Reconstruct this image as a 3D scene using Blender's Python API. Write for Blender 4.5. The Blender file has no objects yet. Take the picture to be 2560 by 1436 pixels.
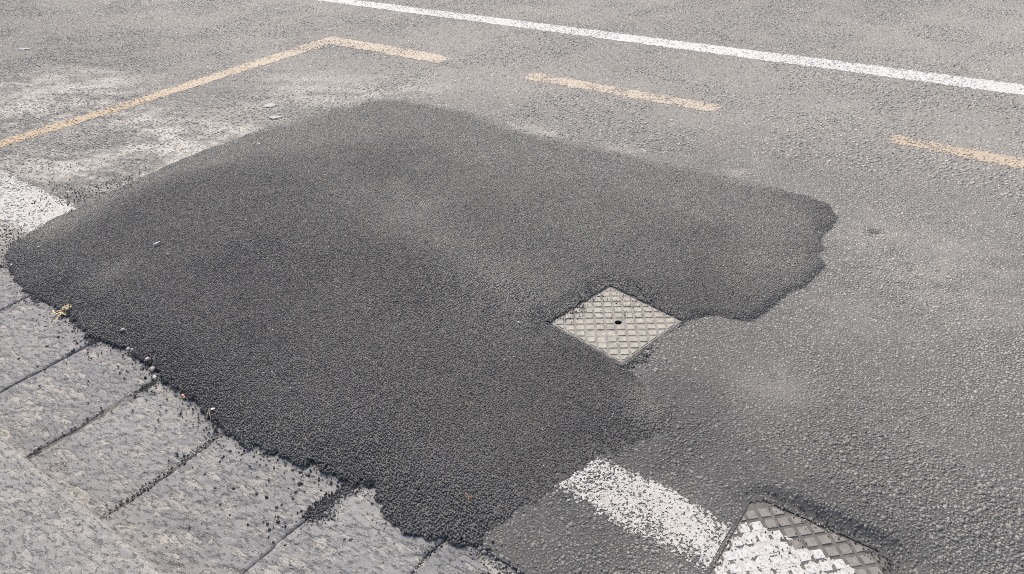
import bpy, bmesh, math, random
import numpy as np

# ------------------------------------------------------------------ camera, sky, sun, exposure
scene = bpy.context.scene
COL = scene.collection
CAM_H = 1.6
cam_data = bpy.data.cameras.new('camera')
cam = bpy.data.objects.new('camera', cam_data)
COL.objects.link(cam)
right = np.array([0.81104721, 0.58376218, -0.0377378])
up = np.array([-0.28908189, 0.45604673, 0.84169652])
fwd = np.array([-0.5085608, 0.6717463, -0.53863051])
from mathutils import Matrix, Vector
m = Matrix.Identity(4)
for i in range(3):
    m[i][0], m[i][1], m[i][2] = right[i], up[i], -fwd[i]
m[2][3] = CAM_H
cam.matrix_world = m
cam_data.sensor_width = 36.0
cam_data.lens = 36.0 * 1861.092 / 2560.0
cam_data.clip_start = 0.05
cam_data.clip_end = 2000.0
scene.camera = cam

SUN_AZ, SUN_EL = math.radians(-52), math.radians(50)
world = bpy.data.worlds.new('World')
scene.world = world
world.use_nodes = True
wn = world.node_tree.nodes
sky = wn.new('ShaderNodeTexSky')
sky.sky_type = 'NISHITA'
sky.sun_disc = False
sky.sun_elevation = SUN_EL
sky.sun_rotation = SUN_AZ
sky.air_density = 1.0
sky.dust_density = 4.0
sky.ozone_density = 0.6
wn['Background'].inputs['Strength'].default_value = 0.12
world.node_tree.links.new(sky.outputs[0], wn['Background'].inputs['Color'])

sun_data = bpy.data.lights.new('sun', 'SUN')
sun_data.energy = 1.5
sun_data.angle = math.radians(32)
sun_data.color = (1.0, 0.94, 0.85)
sun = bpy.data.objects.new('sun', sun_data)
COL.objects.link(sun)
sd_dir = Vector((math.sin(SUN_AZ) * math.cos(SUN_EL), math.cos(SUN_AZ) * math.cos(SUN_EL), math.sin(SUN_EL)))
sun.rotation_euler = sd_dir.to_track_quat('Z', 'Y').to_euler()

scene.view_settings.view_transform = 'Standard'
scene.view_settings.look = 'None'
scene.view_settings.exposure = 0.68
scene.view_settings.gamma = 1.0
scene.view_settings.use_curve_mapping = False
scene.cycles.use_denoising = False
scene.cycles.max_bounces = 4
scene.cycles.pixel_filter_type = 'BLACKMAN_HARRIS'
scene.cycles.filter_width = 0.95

# ------------------------------------------------------------------ numeric helpers
rng = np.random.default_rng(11)
random.seed(11)

def _hash(ix, iy, seed):
    h = (ix.astype(np.int64) * 374761393 + iy.astype(np.int64) * 668265263 + seed * 1442695041) & 0xFFFFFFFF
    h = ((h ^ (h >> 13)) * 1274126177) & 0xFFFFFFFF
    return ((h ^ (h >> 16)) & 0xFFFFFF) / float(0xFFFFFF)

def vnoise(x, y, f, seed=0):
    x = np.asarray(x, float) * f; y = np.asarray(y, float) * f
    ix = np.floor(x); iy = np.floor(y)
    fx = x - ix; fy = y - iy
    fx = fx * fx * (3 - 2 * fx); fy = fy * fy * (3 - 2 * fy)
    a = _hash(ix, iy, seed); b = _hash(ix + 1, iy, seed)
    c = _hash(ix, iy + 1, seed); d = _hash(ix + 1, iy + 1, seed)
    return (a * (1 - fx) + b * fx) * (1 - fy) + (c * (1 - fx) + d * fx) * fy

def fbm(x, y, f, oct=4, seed=0, gain=0.5):
    s = 0; amp = 1; tot = 0
    for o in range(oct):
        a = 0.6 * o + seed
        xr = x * math.cos(a) - y * math.sin(a); yr = x * math.sin(a) + y * math.cos(a)
        s = s + amp * vnoise(xr + 13.1 * o, yr - 7.7 * o, f * 2 ** o, seed + o)
        tot += amp; amp *= gain
    return s / tot

def sstep(a, b, x):
    t = np.clip((x - a) / (b - a), 0, 1)
    return t * t * (3 - 2 * t)

def inside_sd(px, py, poly):
    """signed distance to a polygon, positive inside"""
    px = np.asarray(px, float); py = np.asarray(py, float)
    shp = px.shape; px = px.ravel(); py = py.ravel()
    d = np.full(px.shape, 1e9); ins = np.zeros(px.shape, bool)
    n = len(poly)
    for i in range(n):
        x1, y1 = poly[i]; x2, y2 = poly[(i + 1) % n]
        ex, ey = x2 - x1, y2 - y1
        t = np.clip(((px - x1) * ex + (py - y1) * ey) / (ex * ex + ey * ey + 1e-12), 0, 1)
        d = np.minimum(d, (px - x1 - t * ex) ** 2 + (py - y1 - t * ey) ** 2)
        if abs(ey) > 1e-9:
            c = ((y1 > py) != (y2 > py)) & (px < (x2 - x1) * (py - y1) / (y2 - y1) + x1)
            ins ^= c
    d = np.sqrt(d)
    return np.where(ins, d, -d).reshape(shp)

def blobs(x, y, lst):
    s = np.zeros(np.shape(x))
    for bx_, by_, r, w in lst:
        s = s + w * np.exp(-((x - bx_) ** 2 + (y - by_) ** 2) / (2 * r * r))
    return s

def spots(pts, r, w):
    return [(p[0], p[1], r, w) for p in pts]

# ------------------------------------------------------------------ layout, in metres on the road plane
PATCH = [(-3.595, 0.982), (-3.686, 1.073), (-3.715, 1.150), (-3.767, 1.257), (-3.792, 1.413), (-3.812, 1.551), (-3.845, 1.748), (-3.881, 2.012), (-3.893, 2.257), (-3.864, 2.381), (-3.883, 2.534), (-3.877, 2.743), (-3.805, 2.850), (-3.795, 3.035), (-3.778, 3.195), (-3.688, 3.365), (-3.519, 3.497), (-3.316, 3.510), (-3.115, 3.516), (-2.927, 3.528), (-2.686, 3.460), (-2.495, 3.445), (-2.246, 3.412), (-2.059, 3.416), (-1.832, 3.421), (-1.586, 3.413), (-1.356, 3.405), (-1.120, 3.404), (-0.960, 3.408), (-0.802, 3.399), (-0.682, 3.357), (-0.617, 3.278), (-0.602, 3.188), (-0.620, 3.097), (-0.608, 3.011), (-0.571, 2.945), (-0.571, 2.875), (-0.526, 2.811), (-0.533, 2.677), (-0.548, 2.606), (-0.572, 2.550), (-0.592, 2.452), (-0.612, 2.345), (-0.647, 2.280), (-0.707, 2.253), (-0.761, 2.249), (-0.822, 2.174), (-0.836, 2.141)] + [(-0.864, 1.966), (-0.891, 1.787)] + [(-0.836, 1.763), (-0.775, 1.736), (-0.721, 1.707), (-0.666, 1.702), (-0.660, 1.584), (-0.706, 1.466), (-0.758, 1.369), (-0.784, 1.278), (-0.803, 1.208), (-0.818, 1.146), (-0.847, 1.064), (-0.873, 0.982), (-0.873, 0.939)] + [(-0.898, 0.913), (-0.960, 0.899), (-1.024, 0.886), (-1.096, 0.883), (-1.143, 0.897), (-1.188, 0.919), (-1.228, 0.934), (-1.272, 0.928), (-1.333, 0.900), (-1.416, 0.901), (-1.467, 0.879), (-1.546, 0.861), (-1.618, 0.855), (-1.699, 0.832), (-1.771, 0.826), (-1.833, 0.841), (-1.943, 0.858), (-2.052, 0.872), (-2.120, 0.884), (-2.204, 0.882), (-2.265, 0.890), (-2.385, 0.898), (-2.469, 0.901), (-2.568, 0.895), (-2.668, 0.866), (-2.792, 0.898), (-2.983, 0.893), (-3.100, 0.902), (-3.196, 0.883), (-3.362, 0.927), (-3.527, 0.958)]
KERB_EDGE_Y = 0.938          # where the asphalt of the road begins
SLAB_FRONT_Y = 0.400         # face of the raised kerb
FRAME_QUAD = [(-11.927, 3.671), (0.140, 9.164), (0.407, 1.537), (-1.799, 0.030)]

def in_view(x, y, marg=0.0):
    return inside_sd(x, y, FRAME_QUAD) > -marg

C1 = (-1.047, 2.004); C1_ROT = math.radians(-11.0); C1_S = 0.352     # square cover inside the patch
C2 = (-0.155, 1.309); C2_ROT = 0.0; C2_S = 0.372                      # cover crossed by the white line

def cover_sd(x, y, c, rot, s, rad=0.0):
    dx = x - c[0]; dy = y - c[1]
    u = np.abs(dx * math.cos(rot) + dy * math.sin(rot)) - (s / 2 - rad)
    v = np.abs(-dx * math.sin(rot) + dy * math.cos(rot)) - (s / 2 - rad)
    out = np.sqrt(np.maximum(u, 0) ** 2 + np.maximum(v, 0) ** 2) + np.minimum(np.maximum(u, v), 0) - rad
    return -out        # positive inside

PIT = [(-0.438, 3.197)][0]
# shape of the road surface
def road_z(x, y):
    z = 0.006 * (fbm(x, y, 0.9, 3, 3) - 0.5) + 0.004 * (fbm(x, y, 6.0, 2, 5) - 0.5)
    z = z * sstep(0.9, 1.3, y)
    c2 = -cover_sd(x, y, C2, C2_ROT, C2_S, 0.05)
    hump = np.exp(-((x - 0.02) ** 2 + (y - 1.60) ** 2) / (2 * 0.16 ** 2)) + 0.8 * np.exp(-((x + 0.22) ** 2 + (y - 1.57) ** 2) / (2 * 0.1 ** 2))
    z = z + 0.022 * np.clip(hump, 0, 1) * sstep(0.0, 0.05, c2)
    z = z - 0.02 * np.exp(-((x - PIT[0]) ** 2 * 0.4 + (y - PIT[1]) ** 2) / (2 * 0.011 ** 2))
    z = np.where(c2 < 0.06, np.maximum(z, 0) * sstep(0.0, 0.05, np.maximum(c2, 0)) - 0.0005, z)
    c1 = -cover_sd(x, y, C1, C1_ROT, C1_S)
    z = np.where(c1 < 0.15, z * sstep(0.0, 0.15, np.maximum(c1, 0)), z)
    return z

def slab_z(x, y):
    """worn, pecked lava stone"""
    u = x * 0.81 + y * 0.585; v = -x * 0.585 + y * 0.81
    z = 0.005 * (fbm(x, y, 4.0, 3, 21) - 0.5)
    pk = fbm(u * 0.5, v, 62.0, 3, 31)
    z = z + 0.0030 * (pk - 0.5)
    z = z - 0.0028 * sstep(0.60, 0.68, fbm(u * 0.5, v, 36.0, 3, 41))
    return z - 0.008

def slab_dust(x, y):
    u = x * 0.81 + y * 0.585; v = -x * 0.585 + y * 0.81
    a = sstep(0.52, 0.36, fbm(u * 0.5, v, 62.0, 3, 31))
    b = sstep(0.58, 0.70, fbm(u * 0.5, v, 36.0, 3, 41))
    c = sstep(0.38, 0.66, fbm(x, y, 5.0, 4, 51))
    return np.clip(0.85 * np.maximum(a, b) * (0.35 + 0.9 * c) + 0.25 * c * fbm(x, y, 60, 2, 4), 0, 1)

EDGE_CRISP = spots([(-0.571, 2.875), (-0.528, 2.680), (-0.592, 2.452), (-0.647, 2.280), (-0.761, 2.249), (-0.611, 3.182)], 0.16, 1.0)
EDGE_THIN = spots([(-1.334, 3.406), (-1.022, 3.414), (-2.686, 3.460)], 0.25, 0.9) + spots([(-3.810, 2.848), (-3.778, 3.195), (-3.519, 3.497), (-2.927, 3.528), (-2.246, 3.412), (-1.679, 3.408)], 0.28, 1.0) + spots([(-0.755, 1.719), (-0.710, 1.449), (-0.792, 1.228)], 0.10, 0.6)
EDGE_NEAR = spots([(-3.365, 0.925), (-2.986, 0.892), (-2.668, 0.866), (-2.385, 0.898), (-2.052, 0.872), (-1.771, 0.826), (-1.546, 0.861), (-1.333, 0.900), (-1.143, 0.897), (-0.965, 0.895), (-0.877, 0.937)], 0.16, 1.0)

def patch_top(x, y, sd):
    thin = np.clip(blobs(x, y, EDGE_THIN), 0, 1)
    crisp = np.clip(blobs(x, y, EDGE_CRISP), 0, 1)
    near = np.clip(blobs(x, y, EDGE_NEAR), 0, 1)
    wid = 0.16 + 0.12 * thin - 0.12 * crisp
    t = sstep(-0.01, 1, (sd / wid)) * (0.009 - 0.002 * crisp - 0.004 * thin)
    t = t + 0.002 * crisp * sstep(0, 0.02, sd) + 0.002 * near * sstep(0, 0.03, sd)
    t = t + 0.006 * (fbm(x, y, 1.6, 3, 61) - 0.5) * sstep(0.02, 0.3, sd) + 0.005 * (fbm(x, y, 9, 2, 62) - 0.5) * sstep(0.01, 0.1, sd)
    c1 = -cover_sd(x, y, C1, C1_ROT, C1_S)
    t = t * sstep(-0.03, 0.075, c1) + 0.003 * np.exp(-((c1 - 0.085) / 0.03) ** 2) * sstep(0.03, 0.2, sd)
    t = t + 0.001 + 0.003 * (1 - thin) * sstep(-0.005, 0.01, sd)
    return np.maximum(road_z(x, y), -0.002 - 0.004 * (y < KERB_EDGE_Y)) + t

# pale dust lying on the road and on the patch, plus painted distant sheen
DUST_ROAD = (spots([(-6.095, 2.175), (-5.657, 2.220), (-5.750, 2.071)], 0.42, 0.85) + spots([(-4.783, 2.307), (-4.313, 2.293), (-4.066, 2.322)], 0.22, 0.75)
    + spots([(-4.023, 2.028), (-3.932, 2.150), (-4.058, 1.875), (-4.118, 1.743), (-4.399, 1.639), (-4.711, 1.587)], 0.18, 0.75) + spots([(-4.449, 3.245), (-3.935, 3.380), (-3.657, 3.487)], 0.26, 0.55)
    + spots([(-2.511, 3.467), (-2.335, 3.463), (-1.816, 3.483), (-1.143, 3.463)], 0.07, 0.7) + spots([(-3.886, 1.164), (-3.745, 1.063)], 0.12, 0.8)
    + spots([(-0.246, 3.156), (-0.033, 2.926), (-0.494, 3.001)], 0.25, 0.2) + spots([(-0.454, 1.975), (-0.034, 2.028), (-0.381, 2.481)], 0.11, 0.25)
    + spots([(-3.918, 2.561), (-3.922, 2.333), (-4.313, 2.930)], 0.16, 0.4))
def road_dust_sheen(x, y, base=1.0):
    ang = 0.35
    u = x * math.cos(ang) + y * math.sin(ang); v = -x * math.sin(ang) + y * math.cos(ang)
    n = 0.6 * fbm(u * 0.35, v, 8.0, 5, 71, 0.65) + 0.4 * fbm(u, v, 30, 3, 75)
    b = blobs(x, y, DUST_ROAD)
    g = 0.12 * sstep(0.35, 0.72, fbm(x, y, 1.1, 5, 73, 0.6)) + 0.08 + 0.32 * sstep(1.8, 4.5, y) + 0.12 * sstep(-1.8, 0.2, x) * sstep(1.4, 2.2, y)  # grazing gloss far off and warm cast on the right painted in with dust
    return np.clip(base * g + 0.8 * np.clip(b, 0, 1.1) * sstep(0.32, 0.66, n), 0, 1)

DARK_ROAD = spots([(-0.639, 1.738), (-0.621, 1.641), (-0.727, 1.749), (-0.643, 1.523), (-0.718, 1.415), (-0.805, 1.108)], 0.09, 0.42) + spots([(-0.355, 1.947), (0.051, 1.652), (-0.563, 1.811), (0.107, 1.890), (0.284, 1.661)], 0.40, 0.14) + spots([(-0.641, 1.627), (-0.719, 1.619), (-0.738, 1.501), (-0.345, 1.570), (-0.375, 1.498)], 0.06, 0.4) + spots([(0.032, 1.518), (-0.035, 1.517), (-0.119, 1.537), (-0.213, 1.539)], 0.045, 0.7) + spots([(-0.794, 1.036), (-0.786, 0.936), (-0.660, 1.021), (-0.588, 1.099), (-0.691, 1.169), (-0.842, 0.942), (-0.798, 1.097)], 0.11, 0.28) + spots([(-0.719, 1.851), (-0.480, 1.612), (-0.258, 1.647), (-0.202, 1.836)], 0.3, 0.10) + spots([(-0.204, 5.148), (-0.079, 4.145)], 0.035, 0.7)
def road_dark(x, y):
    return np.clip(blobs(x, y, DARK_ROAD) + 0.22 * sstep(1.9, 1.1, y), 0, 1)

DUST_PATCH = (spots([(-0.725, 1.659), (-0.685, 1.663), (-0.774, 1.672)], 0.06, 0.25) + spots([(-3.063, 2.435), (-2.688, 2.309), (-2.303, 2.333)], 0.12, 0.22) + spots([(-2.796, 2.991), (-2.626, 2.696), (-2.544, 2.451)], 0.05, 0.3) + spots([(-3.798, 2.298), (-3.789, 2.521), (-3.769, 2.686), (-3.707, 2.923), (-3.637, 3.133), (-3.495, 3.319), (-3.227, 3.409), (-2.907, 3.423), (-2.506, 3.379), (-2.090, 3.337), (-1.742, 3.346), (-1.410, 3.332)], 0.17, 0.62) + spots([(-3.754, 3.137), (-3.611, 3.325), (-3.365, 3.446), (-3.076, 3.469), (-2.776, 3.457)], 0.16, 0.55) + spots([(-2.289, 2.205), (-2.091, 2.178), (-1.889, 2.131), (-1.682, 2.062), (-1.494, 1.999), (-1.338, 1.925)], 0.13, 0.26) + spots([(-1.537, 3.315), (-1.345, 3.285), (-1.172, 3.227), (-1.010, 3.123)], 0.16, 0.5)
    + spots([(-3.708, 2.761), (-3.457, 2.828), (-3.392, 3.104), (-3.015, 3.320)], 0.25, 0.5) + spots([(-2.994, 1.159), (-3.029, 1.207)], 0.05, 0.25) + spots([(-0.802, 3.064), (-0.721, 2.594), (-0.694, 2.797)], 0.13, 0.4)
    + spots([(-3.833, 1.673), (-3.737, 1.405), (-3.677, 1.197), (-3.791, 2.132), (-3.827, 1.855)], 0.11, 0.75) + spots([(-2.593, 3.181), (-1.979, 3.081), (-2.497, 2.711), (-1.483, 2.644)], 0.3, 0.3) + spots([(-0.693, 2.311), (-0.854, 1.714)], 0.05, 0.12))
DARK_PATCH = (spots([(-3.079, 1.144), (-2.455, 1.120), (-1.931, 1.086), (-1.502, 1.059), (-1.157, 1.048), (-1.421, 1.247)], 0.30, 0.20) + spots([(-1.680, 1.952), (-1.491, 1.915), (-1.345, 1.895), (-1.767, 1.757)], 0.10, 0.5) + spots([(-2.672, 1.479), (-2.639, 1.580)], 0.12, 0.4) + spots([(-1.713, 2.160)], 0.08, 0.5)
    + spots([(-3.443, 0.995), (-3.114, 0.972), (-2.876, 0.948), (-2.632, 0.944), (-2.420, 0.932), (-2.225, 0.921), (-1.980, 0.881), (-1.740, 0.859), (-1.510, 0.888), (-1.286, 0.934), (-1.171, 0.913), (-1.031, 0.907), (-0.913, 0.932)], 0.085, 0.9)
    + spots([(-1.260, 2.165), (-1.268, 2.057), (-1.216, 2.246), (-1.127, 2.249), (-1.009, 2.222), (-0.886, 2.173), (-1.276, 1.846), (-1.274, 1.924)], 0.035, 0.8) + spots([(-0.763, 1.547), (-0.686, 1.556), (-0.773, 1.418)], 0.08, 0.3)
    + spots([(-0.601, 2.434), (-0.642, 2.298), (-0.537, 2.710), (-0.625, 3.173)], 0.03, 0.4))
def patch_dust_sheen(x, y):
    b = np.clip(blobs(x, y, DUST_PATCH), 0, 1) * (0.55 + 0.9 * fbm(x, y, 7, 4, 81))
    return np.clip(0.06 + 0.20 * sstep(0.3, 0.7, fbm(x, y, 1.5, 5, 83, 0.6)) + 0.24 * sstep(1.4, 3.2, y) + 0.95 * b, 0, 1)  # far side paler: grazing sheen and haze painted in on top of dust
def patch_dark(x, y):
    return np.clip(blobs(x, y, DARK_PATCH), 0, 1)

# ------------------------------------------------------------------ object helpers
def tag(o, label=None, category=None, group=None, kind=None):
    if label: o['label'] = label
    if category: o['category'] = category
    if group: o['group'] = group
    if kind: o['kind'] = kind
    return o

def link(name, me, mat=None, parent=None, loc=None):
    o = bpy.data.objects.new(name, me)
    COL.objects.link(o)
    if mat is not None and len(me.materials) == 0:
        me.materials.append(mat)
    if parent is not None:
        o.parent = parent
    if loc is not None:
        o.location = loc
    return o

def empty(name, loc, rz=0.0):
    o = bpy.data.objects.new(name, None)
    o.empty_display_size = 0.05
    COL.objects.link(o)
    o.location = loc; o.rotation_euler = (0, 0, rz)
    return o

def mesh_np(name, verts, loops, starts, attrs=None, smooth=True):
    me = bpy.data.meshes.new(name)
    verts = np.ascontiguousarray(verts, np.float32)
    me.vertices.add(len(verts)); me.vertices.foreach_set('co', verts.ravel())
    me.loops.add(len(loops)); me.loops.foreach_set('vertex_index', np.ascontiguousarray(loops, np.int32))
    me.polygons.add(len(starts)); me.polygons.foreach_set('loop_start', np.ascontiguousarray(starts, np.int32))
    me.update(calc_edges=True)
    if smooth:
        me.polygons.foreach_set('use_smooth', np.ones(len(starts), bool))
    for k, a in (attrs or {}).items():
        at = me.attributes.new(k, 'FLOAT', 'POINT')
        at.data.foreach_set('value', np.ascontiguousarray(a, np.float32))
    me.validate()
    return me

def grid_mesh(name, xs, ys, zf, keep=None, attrs=None, skirt=None):
    """sheet over the grid lines xs, ys; keep(cx, cy) drops cells, attrs are functions of x, y"""
    X, Y = np.meshgrid(xs, ys)
    Z = zf(X, Y)
    nx, ny = len(xs), len(ys)
    idx = np.arange(nx * ny).reshape(ny, nx)
    q = np.stack([idx[:-1, :-1], idx[:-1, 1:], idx[1:, 1:], idx[1:, :-1]], -1).reshape(-1, 4)
    if keep is not None:
        cx = (X[:-1, :-1] + X[1:, 1:]).ravel() / 2; cy = (Y[:-1, :-1] + Y[1:, 1:]).ravel() / 2
        q = q[keep(cx, cy)]
    used, inv = np.unique(q.ravel(), return_inverse=True)
    v = np.stack([X.ravel()[used], Y.ravel()[used], Z.ravel()[used]], -1)
    at = {k: f(v[:, 0], v[:, 1]) for k, f in (attrs or {}).items()}
    return mesh_np(name, v, inv, np.arange(len(q)) * 4, at)

def chip_arrays(x, y, z, size, hgt, aspect=0.75, ang=None, top=0.62, sides=4, sink=0.35):
    """small stones: a ring at the foot, a smaller ring on top, a flat cap"""
    n = len(x); S = sides
    a = (np.arange(S) / S * 2 * math.pi)[None, :] + rng.uniform(0, 6.28, (n, 1)) + rng.normal(0, 0.26, (n, S))
    r = (size / 2)[:, None] * rng.uniform(0.8, 1.15, (n, S))
    lx = r * np.cos(a); ly = r * np.sin(a) * (aspect * rng.uniform(0.75, 1.25, n))[:, None]
    th = rng.uniform(0, math.pi, n) if ang is None else ang + rng.normal(0, 0.45, n)
    c, s = np.cos(th)[:, None], np.sin(th)[:, None]
    gx = lx * c - ly * s; gy = lx * s + ly * c
    tx = rng.normal(0, 0.16, n)[:, None]; ty = rng.normal(0, 0.16, n)[:, None]
    V = np.empty((n, 2 * S, 3), np.float32)
    V[:, :S, 0] = x[:, None] + gx; V[:, :S, 1] = y[:, None] + gy; V[:, :S, 2] = (z - sink * size)[:, None]
    tp = top * rng.uniform(0.85, 1.15, n)[:, None]
    V[:, S:, 0] = x[:, None] + gx * tp; V[:, S:, 1] = y[:, None] + gy * tp
    V[:, S:, 2] = (z + hgt)[:, None] + gx * tx + gy * ty
    return V

def chips_mesh(name, V, attrs):
    n, k, _ = V.shape; S = k // 2
    base = (np.arange(n) * k)[:, None]
    side = np.array([[i, (i + 1) % S, S + (i + 1) % S, S + i] for i in range(S)]).ravel()
    cap = np.arange(S, 2 * S)
    per = np.concatenate([side, cap])
    loops = (base + per[None, :]).ravel()
    ls = np.concatenate([np.arange(S) * 4, [4 * S]])
    starts = (np.arange(n)[:, None] * (5 * S) + ls[None, :]).ravel()
    at = {kk: np.repeat(a, k) for kk, a in attrs.items()}
    return mesh_np(name, V.reshape(-1, 3), loops, starts, at, False)

def scatter(x0, x1, y0, y1, sp, jit=0.42):
    xs = np.arange(x0, x1, sp); ys = np.arange(y0, y1, sp * 0.866)
    X, Y = np.meshgrid(xs, ys)
    X = X + (np.arange(len(ys)) % 2)[:, None] * sp / 2
    X = X.ravel(); Y = Y.ravel()
    return X + rng.uniform(-jit, jit, X.shape) * sp, Y + rng.uniform(-jit, jit, X.shape) * sp

# ------------------------------------------------------------------ materials
class N:
    def __init__(self, name, rough=0.8, spec=0.4):
        self.m = bpy.data.materials.new(name); self.m.use_nodes = True
        self.t = self.m.node_tree; self.b = self.t.nodes['Principled BSDF']
        self.b.inputs['Roughness'].default_value = rough
        self.b.inputs['Specular IOR Level'].default_value = spec
        self.g = self.t.nodes.new('ShaderNodeNewGeometry')
    def put(self, inp, v):
        if isinstance(v, bpy.types.NodeSocket): self.t.links.new(v, inp)
        else: inp.default_value = v
    def attr(self, k):
        n = self.t.nodes.new('ShaderNodeAttribute'); n.attribute_name = k; return n.outputs['Fac']
    def noise(self, scale, detail=3.0, rough=0.6, vec=None):
        n = self.t.nodes.new('ShaderNodeTexNoise'); n.inputs['Scale'].default_value = scale
        n.inputs['Detail'].default_value = detail; n.inputs['Roughness'].default_value = rough
        self.t.links.new(vec or self.g.outputs['Position'], n.inputs['Vector']); return n.outputs['Fac']
    def voro(self, scale, feature='F1', out='Distance'):
        n = self.t.nodes.new('ShaderNodeTexVoronoi'); n.inputs['Scale'].default_value = scale; n.feature = feature
        self.t.links.new(self.g.outputs['Position'], n.inputs['Vector']); return n.outputs[out]
    def math(self, op, a, b=0.0, clamp=False):
        n = self.t.nodes.new('ShaderNodeMath'); n.operation = op; n.use_clamp = clamp
        self.put(n.inputs[0], a); self.put(n.inputs[1], b); return n.outputs[0]
    def rng(self, v, a, b, c=0.0, d=1.0):
        n = self.t.nodes.new('ShaderNodeMapRange'); self.put(n.inputs['Value'], v)
        for i, q in zip(('From Min', 'From Max', 'To Min', 'To Max'), (a, b, c, d)): n.inputs[i].default_value = q
        return n.outputs[0]
    def mix(self, f, a, b, mode='MIX'):
        n = self.t.nodes.new('ShaderNodeMix'); n.data_type = 'RGBA'; n.blend_type = mode
        self.put(n.inputs['Factor'], f)
        for s, v in ((n.inputs[6], a), (n.inputs[7], b)):
            if isinstance(v, bpy.types.NodeSocket): self.t.links.new(v, s)
            else: s.default_value = (v[0], v[1], v[2], 1)
        return n.outputs[2]
    def color(self, c):
        if isinstance(c, bpy.types.NodeSocket): self.t.links.new(c, self.b.inputs['Base Color'])
        else: self.b.inputs['Base Color'].default_value = (c[0], c[1], c[2], 1)
        return self
    def rough(self, v): self.put(self.b.inputs['Roughness'], v); return self
    def bump(self, h, dist=0.003, strength=1.0):
        n = self.t.nodes.new('ShaderNodeBump'); n.inputs['Distance'].default_value = dist; n.inputs['Strength'].default_value = strength
        self.t.links.new(h, n.inputs['Height']); self.t.links.new(n.outputs[0], self.b.inputs['Normal']); return self

DUST_COL = (0.60, 0.56, 0.50)

def mat_road_base():
    k = N('old_asphalt', 0.85, 0.35)
    c = k.mix(k.rng(k.noise(260, 3), 0.35, 0.65), (0.05, 0.049, 0.047), (0.13, 0.128, 0.12))
    c = k.mix(k.rng(k.voro(190, 'F1', 'Color'), 0.2, 0.9), c, (0.19, 0.187, 0.177))
    c = k.mix(k.math('MULTIPLY', k.attr('dark'), 0.6), c, (0.05, 0.05, 0.052))
    c = k.mix(k.math('MULTIPLY', k.attr('dust_sheen'), 0.85), c, DUST_COL)
    k.color(c)
    h = k.math('ADD', k.math('MULTIPLY', k.voro(120), -1.0), k.math('MULTIPLY', k.noise(420, 2), 0.5))
    return k.bump(h, 0.0018, 0.9).m

def mat_road_chip():
    k = N('worn_aggregate', 0.72, 0.45)
    t = k.attr('tone')
    c = k.mix(t, (0.165, 0.162, 0.151), (0.49, 0.478, 0.438))
    c = k.mix(k.rng(t, 0.965, 1.0), c, (0.62, 0.60, 0.57))
    c = k.mix(k.rng(k.noise(500, 2), 0.3, 0.7, 0, 0.4), c, (0.24, 0.237, 0.228))
    c = k.mix(k.rng(k.noise(3.2, 4), 0.52, 0.72, 0, 0.35), c, (0.38, 0.34, 0.30))
    c = k.mix(k.math('MULTIPLY', k.attr('dark'), 0.6), c, (0.055, 0.056, 0.06))
    c = k.mix(k.math('MULTIPLY', k.attr('dust_sheen'), 0.8), c, DUST_COL)
    k.color(c)
    return k.bump(k.noise(900, 2), 0.0012, 0.8).m

def mat_patch(name, base):
    k = N(name, 0.5, 0.5)
    t = k.attr('tone')
    if base:
        c = k.mix(k.rng(k.noise(300, 3), 0.35, 0.65), (0.014, 0.014, 0.015), (0.036, 0.036, 0.036))
    else:
        c = k.mix(t, (0.028, 0.0288, 0.032), (0.158, 0.158, 0.158))
        c = k.mix(k.rng(t, 0.985, 1.0), c, (0.55, 0.53, 0.50))
    c = k.mix(k.math('MULTIPLY', k.attr('dark'), 0.85), c, (0.04, 0.041, 0.045))
    c = k.mix(k.math('MULTIPLY', k.attr('dust_sheen'), 0.75), c, (0.42, 0.405, 0.36))
    k.color(c)
    k.rough(k.rng(k.attr('dark'), 0, 1, 0.62, 0.42))
    return k.bump(k.noise(800, 2), 0.0012, 0.7).m

def mat_paint(name, col, dirt, worn=0.5, fade=(0.47, 0.45, 0.41)):
    k = N(name, 0.75, 0.35)
    c = k.mix(k.rng(k.noise(14, 5, 0.65), 0.42, 0.75, 0, 0.55), col, dirt)
    c = k.mix(k.rng(k.noise(420, 3), 0.62 - 0.16 * worn, 0.70, 0, 0.75), c, (0.22, 0.215, 0.205))
    c = k.mix(k.math('MULTIPLY', k.attr('dust_sheen'), 0.8), c, fade)
    k.color(c)
    return k.bump(k.noise(500, 3), 0.002, 0.8).m

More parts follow.
